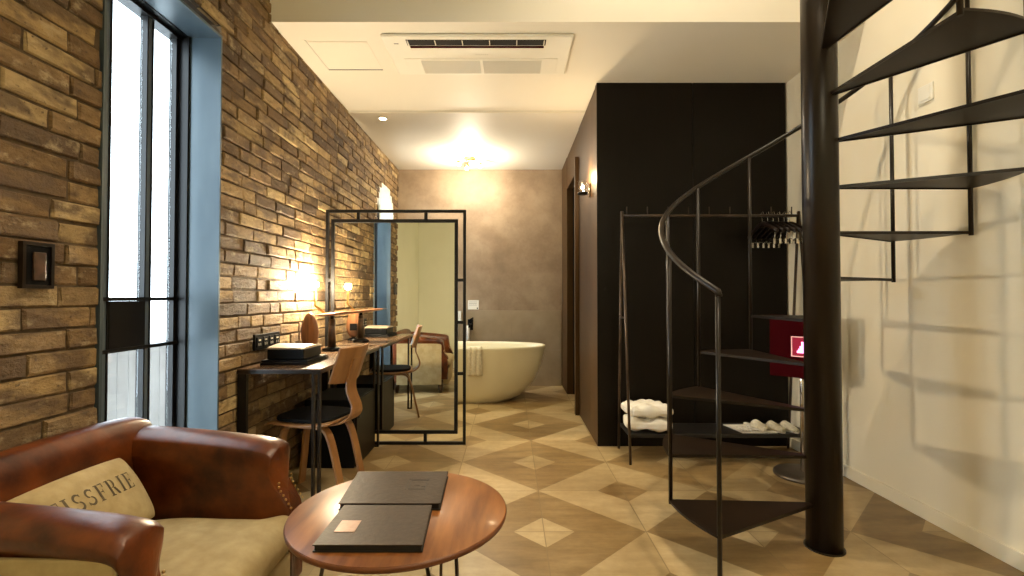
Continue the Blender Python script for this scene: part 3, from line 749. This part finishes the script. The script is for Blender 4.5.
def cushion_mesh(hx, hy, h, crown, m, nu=20, nv=20, wrk=0.0, seed=0):
    w = MB(); rnd = random.Random(seed); ph = [rnd.uniform(0, 6) for _ in range(6)]
    def top(u, v):  # u,v -1..1
        su = math.copysign(1 - (1 - abs(u)) ** 1.0, u); 
        rr_ = max(abs(u), abs(v)); ed = (1 - abs(u) ** 8) ** 0.5 * (1 - abs(v) ** 8) ** 0.5
        x = hx * u * (1 - 0.06 * v * v * abs(u)); y = hy * v * (1 - 0.06 * u * u * abs(v))
        b_ = h / 2 * (0.30 + 0.70 * ed) + crown * (1 - u * u) * (1 - v * v)
        b_ += wrk * (math.sin(7 * u + 3 * v + ph[0]) + 0.6 * math.sin(11 * v - 4 * u + ph[1])) * (ed)
        return x, y, b_
    n1, n2 = nu + 1, nv + 1; A = []; B = []
    for j in range(n2):
        for i in range(n1):
            u = math.sin(math.pi / 2 * (-1 + 2 * i / nu)); v = math.sin(math.pi / 2 * (-1 + 2 * j / nv))
            x, y, b_ = top(u, v); A.append((x, y, b_)); B.append((x, y, -b_ + crown * 1.0 * (1 - u * u) * (1 - v * v)))
    K = len(A); f = []
    for j in range(nv):
        for i in range(nu):
            a = j * n1 + i; f.append((a, a + 1, a + n1 + 1, a + n1)); f.append((K + a, K + a + n1, K + a + n1 + 1, K + a + 1))
    per = [i for i in range(n1)] + [j * n1 + nu for j in range(1, n2)] + [nv * n1 + i for i in range(nu - 1, -1, -1)] + [j * n1 for j in range(nv - 1, 0, -1)]
    for i in range(len(per)):
        a, b2 = per[i], per[(i + 1) % len(per)]; f.append((a, K + a, K + b2, b2))
    w.add(A + B, f, m, True)
    return w, top
w, _t = cushion_mesh(0.278, 0.258, 0.12, 0.022, 'canvas', wrk=0.0016, seed=3)
w.v = [(x, y * (1 + 0.30 * min(1, max(0, (x - 0.17) / 0.05))), z) for x, y, z in w.v]
o = w.build('seat_cushion', ar, local=True, sub=1); o.location = (0.065, 0, 0.350)
w, topf = cushion_mesh(0.120, 0.205, 0.085, 0.022, 'canvas', wrk=0.0008, seed=5)
bc = w.build('back_cushion', ar, local=True, sub=1)
# cushion local x -> up, y -> across, z -> front ; tilt back
Rm = Matrix(((-0.0, 0, 1), (0, 1, 0), (1, 0, 0))).to_4x4()      # x->z, z->x
bc.matrix_local = Matrix.Translation((-0.175, -0.015, 0.520)) @ Matrix.Rotation(R(-33), 4, 'Y') @ Rm
# stencil lettering
def letter(chh):
    st = 0.17
    q = []
    def r_(x0, x1, y0, y1): q.append([(x0, y0), (x1, y0), (x1, y1), (x0, y1)])
    def arc(cx, cy_, rx, ry, a0, a1, w0, w1, n=8):
        for k in range(n):
            t0 = R(a0 + (a1 - a0) * k / n); t1 = R(a0 + (a1 - a0) * (k + 1) / n); wa_ = w0 + (w1 - w0) * math.sin(math.pi * k / n); wb_ = w0 + (w1 - w0) * math.sin(math.pi * (k + 1) / n)
            q.append([(cx + (rx - wa_) * math.cos(t0), cy_ + (ry - wa_) * math.sin(t0)), (cx + rx * math.cos(t0), cy_ + ry * math.sin(t0)), (cx + rx * math.cos(t1), cy_ + ry * math.sin(t1)), (cx + (rx - wb_) * math.cos(t1), cy_ + (ry - wb_) * math.sin(t1))])
    if chh == 'I': r_(.12, .30, 0, 1); r_(.02, .40, 0, .05); r_(.02, .40, .95, 1); return q, .42
    if chh == 'T': r_(.30, .48, 0, .90); r_(.2, .58, 0, .05); r_(0, .78, .94, 1); r_(0, .05, .78, .94); r_(.73, .78, .78, .94); return q, .80
    if chh in 'EF':
        r_(.10, .28, 0, 1); r_(.0, .36, 0, .05); r_(0, .26, .95, 1); r_(.32, .66, .94, 1); r_(.61, .66, .76, .94); r_(.32, .52, .48, .54); r_(.48, .53, .40, .62)
        if chh == 'E': r_(.40, .66, 0, .06); r_(.61, .66, .06, .24)
        return q, .70
    if chh == 'R':
        r_(.10, .28, 0, 1); r_(0, .38, 0, .05); r_(0, .28, .95, 1); r_(.32, .42, .95, 1); r_(.32, .42, .47, .52)
        arc(.42, .735, .25, .265, 90, -90, .05, .16); q.append([(.42, .47), (.60, .47), (.84, 0), (.64, 0)]); return q, .84
    if chh == 'S':
        arc(.34, .73, .28, .27, 20, 262, .06, .15, 12); arc(.34, .27, .30, .27, 82, -160, .06, .15, 12); r_(.55, .60, .76, .94); r_(.03, .08, .06, .26); return q, .68
    if chh == 'A': q.append([(.0, 0), (.08, 0), (.40, 1), (.34, 1)]); q.append([(.34, 1), (.46, 1), (.84, 0), (.62, 0)]); r_(.22, .56, .30, .35); return q, .86
    return q, .5
wl_ = MB(); hgt = 0.053; pen = 0.0; word = 'TISSFRIE'; polys = []
for cc_ in word:
    q, adv = letter(cc_)
    for p in q: polys.append([(pen + x * 0.78, y) for x, y in p])
    pen += adv * 0.78 + 0.15
tot = pen * hgt
for p in polys:
    # subdivide each quad so that it follows the bulge
    (ax, ay), (bx_, by_), (cx2, cy2), (dx_, dy_) = p
    nx_, ny_ = 3, 3; idx = []
    vs = []
    for j in range(ny_ + 1):
        for i in range(nx_ + 1):
            u, v = i / nx_, j / ny_
            X = (1 - u) * (1 - v) * ax + u * (1 - v) * bx_ + u * v * cx2 + (1 - u) * v * dx_
            Y = (1 - u) * (1 - v) * ay + u * (1 - v) * by_ + u * v * cy2 + (1 - u) * v * dy_
            yy = 0.155 - tot + X * hgt; xx = 0.000 + Y * hgt
            z_ = topf(xx / 0.120, yy / 0.205)[2] + 0.0012
            vs.append((xx, yy, z_))
    fs = [(j * 4 + i, j * 4 + i + 1, (j + 1) * 4 + i + 1, (j + 1) * 4 + i) for j in range(3) for i in range(3)]
    wl_.add(vs, fs, 'ink')
lt = wl_.build('lettering', bc, local=True)

# ============================================================ ROUND TABLE AND FOLDERS
tb = thing('round_side_table', 'small round walnut side table on thin metal legs', 'table', (-0.338, 1.498, 0))
TX, TY, TZ, TR = -0.336, 1.500, 0.50, 0.326
w = MB(); w.lathe((TX, TY, TZ - 0.022), [(0.001, 0), (TR - 0.012, 0), (TR - 0.002, 0.006), (TR, 0.016), (TR - 0.002, 0.0205)], 'tableedge', 96)
w.lathe((TX, TY, TZ - 0.0014), [(TR - 0.002, 0), (TR - 0.004, 0.0012), (0.001, 0.0014)], 'tabletop', 96); w.build('tabletop', tb)
for k in range(3):
    a = R(75 + 120 * k)
    for s_ in (-1, 1):
        pass
    px_, py_ = math.cos(a), math.sin(a)
    w = MB(); A_ = [(TX + px_ * 0.20 - py_ * s_ * 0.055, TY + py_ * 0.20 + px_ * s_ * 0.055, TZ - 0.024) for s_ in (-1, 1)]
    Bt = (TX + px_ * 0.285, TY + py_ * 0.285)
    w.tube([A_[0], (Bt[0] + py_ * 0.010, Bt[1] - px_ * 0.010, 0.015), (Bt[0], Bt[1], 0.006), (Bt[0] - py_ * 0.010, Bt[1] + px_ * 0.010, 0.015), A_[1]], 0.0055, 'steel_rack', 8)
    w.build('leg', tb)
def folder(name, label, quad, z, th, logo):
    # quad: near-left, near-right, far-right, far-left in world xy
    c = sum((Vector((*q, 0)) for q in quad), Vector()) / 4
    o = thing(name, label, 'folder', (c.x, c.y, z))
    w = MB().prism(quad, z + 0.0006, z + 0.004, 'folderside'); w.prism(quad, z + th - 0.003, z + th, 'folder'); w.build('cover', o, bevel=0.0008)
    cc_ = Vector((c.x, c.y)); q2 = [tuple(cc_ + (Vector(q) - cc_) * 0.97) for q in quad]
    MB().prism(q2, z + 0.0042, z + th - 0.0032, 'folderside').build('pages', o)
    def P(u, v):
        a, b_, c_, d = [Vector(q) for q in quad]
        return a * (1 - u) * (1 - v) + b_ * u * (1 - v) + c_ * u * v + d * (1 - u) * v
    w = MB()
    if logo == 'copper':
        w.prism([tuple(P(u, v)) for u, v in ((.11, .28), (.31, .28), (.31, .56), (.11, .56))], z + th + 0.0002, z + th + 0.0012, 'copper'); w.build('label_patch', o)
    else:
        def rr2(u0, u1, v0, v1): w.prism([tuple(P(u, v)) for u, v in ((u0, v0), (u1, v0), (u1, v1), (u0, v1))], z + th + 0.0001, z + th + 0.0006, 'folderside')
        rr2(.60, .605, .40, .72); rr2(.63, .635, .40, .68); rr2(.60, .82, .715, .722); rr2(.63, .80, .40, .407); rr2(.63, .82, .67, .677); rr2(.80, .805, .35, .60); rr2(.76, .80, .47, .477); rr2(.68, .74, .52, .527)
        w.build('embossed_mark', o)
    return o
folder('menu_folder', 'dark brown folder with copper square label, the nearer one on the round table',
       [(-0.502, 1.243), (-0.222, 1.243), (-0.236, 1.480), (-0.502, 1.480)], TZ, 0.020, 'copper')
folder('menu_folder', 'dark brown folder with embossed rectangular mark behind the copper-labelled one',
       [(-0.522, 1.486), (-0.212, 1.486), (-0.222, 1.757), (-0.545, 1.757)], TZ, 0.022, 'emboss')

# ============================================================ SPIRAL STAIR
CX_, CY_, SR, SZ1, TH0, ST, RI = 1.442, 2.245, 0.7013, 0.209, 207.36, 29.646, 0.2076
st = thing('spiral_staircase', 'black steel spiral staircase winding round a thick pole', 'staircase', (CX_, CY_, 0))
w = MB().cyl((CX_, CY_), 0.074, 0.006, ZU, 'steel', 40); w.build('pole', st)
w = MB().cyl((CX_, CY_), 0.083, 0.0, 0.006, 'steel', 40); w.build('base_flange', st)
def spt(i, r, z): a = R(TH0 - ST * i); return (CX_ + r * math.cos(a), CY_ + r * math.sin(a), z)
for n_ in range(1, 12):
    z = SZ1 + RI * (n_ - 1)
    poly = []
    for k in range(11):
        poly.append(spt(n_ - 1 + k / 10, SR + 0.004, z)[:2])
    # narrow hub end
    poly += [spt(n_ - 0.2, 0.066, z)[:2], spt(n_ - 0.8, 0.066, z)[:2]]
    w = MB().prism(poly, z - 0.009, z, 'treadsteel')
    # folded lips along front and back edge
    for e_ in (n_ - 1, n_):
        q = 0.2 if e_ == n_ - 1 else -0.2
        w.bar(spt(e_, SR, z - 0.008), spt(e_ + q, 0.072, z - 0.008), 0.004, 0.013, 'steel')
    w.build('tread', st)
PR = SR - 0.006
for i in range(0, 12):
    zb_ = 0.0 if i == 0 else SZ1 + RI * (i - 1) - 0.02
    zt_ = 1.165 + RI * i
    w = MB().tube([spt(i, PR, zb_), spt(i, PR, zt_)], 0.0095, 'steel', 12); w.build('baluster', st)
hr = [spt(0 - 0.02, PR, 1.15)] + [spt(0, PR, 1.172)] + [spt(k / 8, PR + 0.012 * min(1, k / 4), 1.172 + RI * k / 8) for k in range(1, 89)]
MB().tube(hr, 0.0135, 'steel', 12).build('handrail', st)

# ============================================================ CLOTHES RACK
ck = thing('clothes_rack', 'long bronze A-frame clothes rack with low shelf before the dark partition', 'clothes rack', (1.45, 3.52, 0))
RX0, RX1, RY, RZ = 0.815, 2.10, 3.52, 1.74
w = MB().tube([(RX0 - 0.01, RY, RZ), (RX1 + 0.01, RY, RZ)], 0.010, 'steel_rack', 10); w.build('rail', ck)
for k in range(9):
    x = 0.85 + k * 0.150
    MB().tube([(x, RY, RZ + 0.008), (x, RY, RZ + 0.065)], 0.004, 'steel_rack', 8).build('peg', ck)
for x in (RX0, RX1):
    for y in (3.34, 3.70):
        MB().tube([(x + 0.01, y, 0.0), (x, RY + (y - RY) * 0.02, RZ + 0.03)], 0.0095, 'steel_rack', 10).build('leg', ck)
    yy = 0.18 * (1 - 0.98) 
    MB().tube([(x, RY - 0.075, 1.0), (x, RY + 0.075, 1.0)], 0.006, 'steel_rack', 8).build('crossbar', ck)
MB().box(RX0 + 0.015, RX1 - 0.0, 3.37, 3.67, 0.175, 0.20, 'rackshelf').build('shelf', ck, bevel=0.002)

def fabric_bundle(label, loc, seed, s_):
    w, _ = cushion_mesh(0.165 * s_, 0.13, 0.07, 0.012, 'linen', nu=30, nv=30, wrk=0.0095, seed=seed)
    o = w.build('linen_cushion', None, local=True, sub=1); o.location = loc; o.rotation_euler = (0, 0, R(8 * (seed - 5)))
    tag(o, label, 'cushion', 'white fabric bundles on the rack shelf'); return o
fabric_bundle('crumpled white fabric bundle lying directly on the rack shelf', (0.985, 3.50, 0.252), 4, 1.0)
fabric_bundle('crumpled white fabric bundle on top of the other one', (0.98, 3.50, 0.345), 6, 0.94)
# paper card and slippers on the shelf
cd = thing('paper_mat', 'white printed paper mat on the rack shelf beside the slippers', 'paper mat', (1.62, 3.47, 0.2005))
Q = [(1.615, 3.385), (1.86, 3.385), (1.86, 3.60), (1.575, 3.60)]
w = MB().prism(Q, 0.2008, 0.208, 'paper'); w.build('sheet', cd, bevel=0.0008)
w = MB()
for r_ in range(3):
    for k in range(9):
        if (k + r_) % 4 == 3: continue
        w.box(1.635 + k * 0.02, 1.648 + k * 0.02, 3.42 + r_ * 0.05, 3.43 + r_ * 0.05, 0.2082, 0.2086, 'grey_plastic')
w.build('printed_text', cd)['kind'] = 'stuff'
def slipper(label, x, rz):
    o = thing('slipper', label, 'slipper', (x, 3.50, 0.2090 if x < 1.87 else 0.2008), rz, 'white slippers on the rack shelf')
    w = MB(); out = []
    for k in range(24):
        t_ = 2 * math.pi * k / 24; yv = 0.125 * math.sin(t_); xv = 0.043 * math.cos(t_) * (1 - 0.12 * math.sin(t_)) ; out.append((xv, yv))
    w.prism(out, 0.0, 0.010, 'linen'); w.build('sole', o, local=True, bevel=0.003)
    rg = []
    for k in range(7):
        y = -0.118 + 0.125 * k / 6; hw = 0.046 * math.sqrt(max(0.05, 1 - (abs(y) / 0.128) ** 2.5)); hh = 0.018 + 0.032 * k / 6
        rg.append([(hw * math.cos(t_), y, 0.0105 + hh * math.sin(t_)) for t_ in [math.pi * j / 10 for j in range(11)]] + [(hw * 0.9 * math.cos(t_), y, 0.0105 + (hh - 0.004) * math.sin(t_)) for t_ in [math.pi * j / 10 for j in range(10, -1, -1)]])
    w = MB().loft(rg, 'towel'); w.build('vamp', o, local=True)
    return o
slipper('white slipper lying on the printed paper mat, furthest from the staircase pole', 1.765, R(12))
slipper('white slipper at the pole side of the printed paper mat', 1.83 + 0.045, R(14))
slipper('white slipper on bare shelf board beside the rack leg', 1.975, R(10))

# ============================================================ COAT HANGERS
def hanger(x, label, col_=0):
    o = thing('coat_hanger', label, 'hanger', (x, RY, RZ + 0.014), 0, 'coat hangers on the rack rail')
    w = MB(); pts_ = [(0, -0.016, -0.012)] + [(0, 0.0155 * -math.cos(t_), 0.0155 * math.sin(t_) - 0.0) for t_ in [math.pi * j / 8 for j in range(9)]] + [(0, 0.016, -0.015), (0, 0.0, -0.038), (0, 0, -0.075)]
    w.tube(pts_, 0.002, 'chrome', 6); w.build('hook', o, local=True)
    w = MB(); ap = [(-0.20, -0.15), (-0.13, -0.118), (-0.04, -0.08), (0, -0.072), (0.04, -0.08), (0.13, -0.118), (0.20, -0.15)]
    rg = []
    for y, z in ap: rg.append([(0.010 * math.cos(t_), y, z + 0.016 * math.sin(t_)) for t_ in [2 * math.pi * j / 8 for j in range(8)]])
    w.loft(rg, 'hangerwood'); w.build('shoulder', o, local=True)
    MB().tube([(0, -0.17, -0.155), (0, -0.165, -0.20), (0, 0.165, -0.20), (0, 0.17, -0.155)], 0.003, 'chrome', 6).build('trouser_bar', o, local=True)
    for y in (-0.15, 0.15):
        w = MB().box(-0.008, 0.008, y - 0.012, y + 0.012, -0.235, -0.196, 'chrome'); w.build('clip', o, local=True, bevel=0.002)
    return o
h0 = hanger(1.835, 'dark wooden coat hanger with silver hook and clips, first on the rail')
nm_ = ['second', 'third', 'fourth', 'fifth', 'last']
for k in range(5):
    c_ = copy_tree(h0); c_.location.x = 1.835 + 0.040 * (k + 1)
    c_['label'] = 'dark wooden coat hanger with silver hook and clips, %s on the rail towards the wall' % nm_[k]

# ============================================================ FLOOR STAND WITH RED PANEL
fs_ = thing('floor_sign_stand', 'silver floor stand carrying a dark red panel with lit pictogram', 'sign stand', (1.885, 3.14, 0))
MB().lathe((1.885, 3.14, 0), [(0.172, 0.0), (0.172, 0.012), (0.166, 0.022), (0.10, 0.030), (0.03, 0.034)], 'basemetal', 48).build('base', fs_)
MB().cyl((1.885, 3.14), 0.014, 0.034, 1.0, 'chrome').build('pole', fs_)
Rz45 = lambda x, y: (1.885 + (x - y) * 0.7071, 3.12 - (x + y) * 0.7071)
def rbox(w, x0, x1, y0, y1, z0, z1, m): w.prism([Rz45(x, y) for x, y in ((x0, y0), (x1, y0), (x1, y1), (x0, y1))], z0, z1, m)
w = MB(); rbox(w, -0.19, 0.175, 0.0, 0.035, 0.63, 1.03, 'maroon'); w.build('panel', fs_, bevel=0.002)
w = MB()
for a in ((-0.062, -0.056, 0.765, 0.895), (0.063, 0.069, 0.765, 0.895), (-0.056, 0.063, 0.889, 0.895), (-0.056, 0.063, 0.765, 0.771)): rbox(w, a[0], a[1], 0.0355, 0.038, a[2], a[3], 'pinkframe')
w.build('pictogram_frame', fs_)
w = MB(); rbox(w, -0.056, 0.063, 0.0352, 0.0365, 0.772, 0.888, 'crimson'); w.build('pictogram_field', fs_)
w = MB(); 
for x0, x1, z0, z1 in ((-0.029, 0.037, 0.79, 0.805), (-0.021, 0.029, 0.805, 0.818), (-0.013, 0.021, 0.818, 0.835), (-0.004, 0.012, 0.835, 0.862)): rbox(w, x0, x1, 0.0367, 0.0385, z0, z1, 'pink')
w.build('pictogram', fs_)

# wall plate high on right wall
wp = thing('wall_plate', 'cream square blank plate high on the right wall', 'wall plate', (XR, 2.49, 2.2))
MB().box(XR - 0.008, XR - 0.0006, 2.445, 2.535, 2.155, 2.245, 'acwhite').build('plate', wp, bevel=0.002)
MB().box(XR - 0.011, XR - 0.0082, 2.458, 2.522, 2.168, 2.232, 'acwhite').build('rocker', wp, bevel=0.001)

# ============================================================ LIGHT, WORLD, CAMERA
wd = bpy.data.worlds.new('World'); scene.world = wd; wd.use_nodes = True
bg = wd.node_tree.nodes['Background']; bg.inputs[0].default_value = (0.78, 0.90, 1.0, 1); bg.inputs[1].default_value = 7.0
point('fill_globe_light', (0.95, 0.25, 2.25), 120, (1, .87, .64), 0.135, pl)  # fill emitted by the added globe

cam = bpy.data.cameras.new('camera'); co = bpy.data.objects.new('camera', cam); col.objects.link(co)
co.location = (0, 0, 1.15); co.rotation_euler = (R(90 + 1.03), 0, 0)
cam.sensor_width = 36; cam.lens = 36 * 485 / 1024; cam.shift_x = 2 / 1024; cam.clip_start = 0.02
scene.camera = co
vs = scene.view_settings
vs.view_transform = 'Standard'; vs.look = 'None'; vs.exposure = 0.68; vs.gamma = 1.0; vs.use_curve_mapping = False
scene.cycles.use_denoising = True
scene.cycles.max_bounces = 10; scene.cycles.diffuse_bounces = 6; scene.cycles.transparent_max_bounces = 12
scene.cycles.sample_clamp_indirect = 6
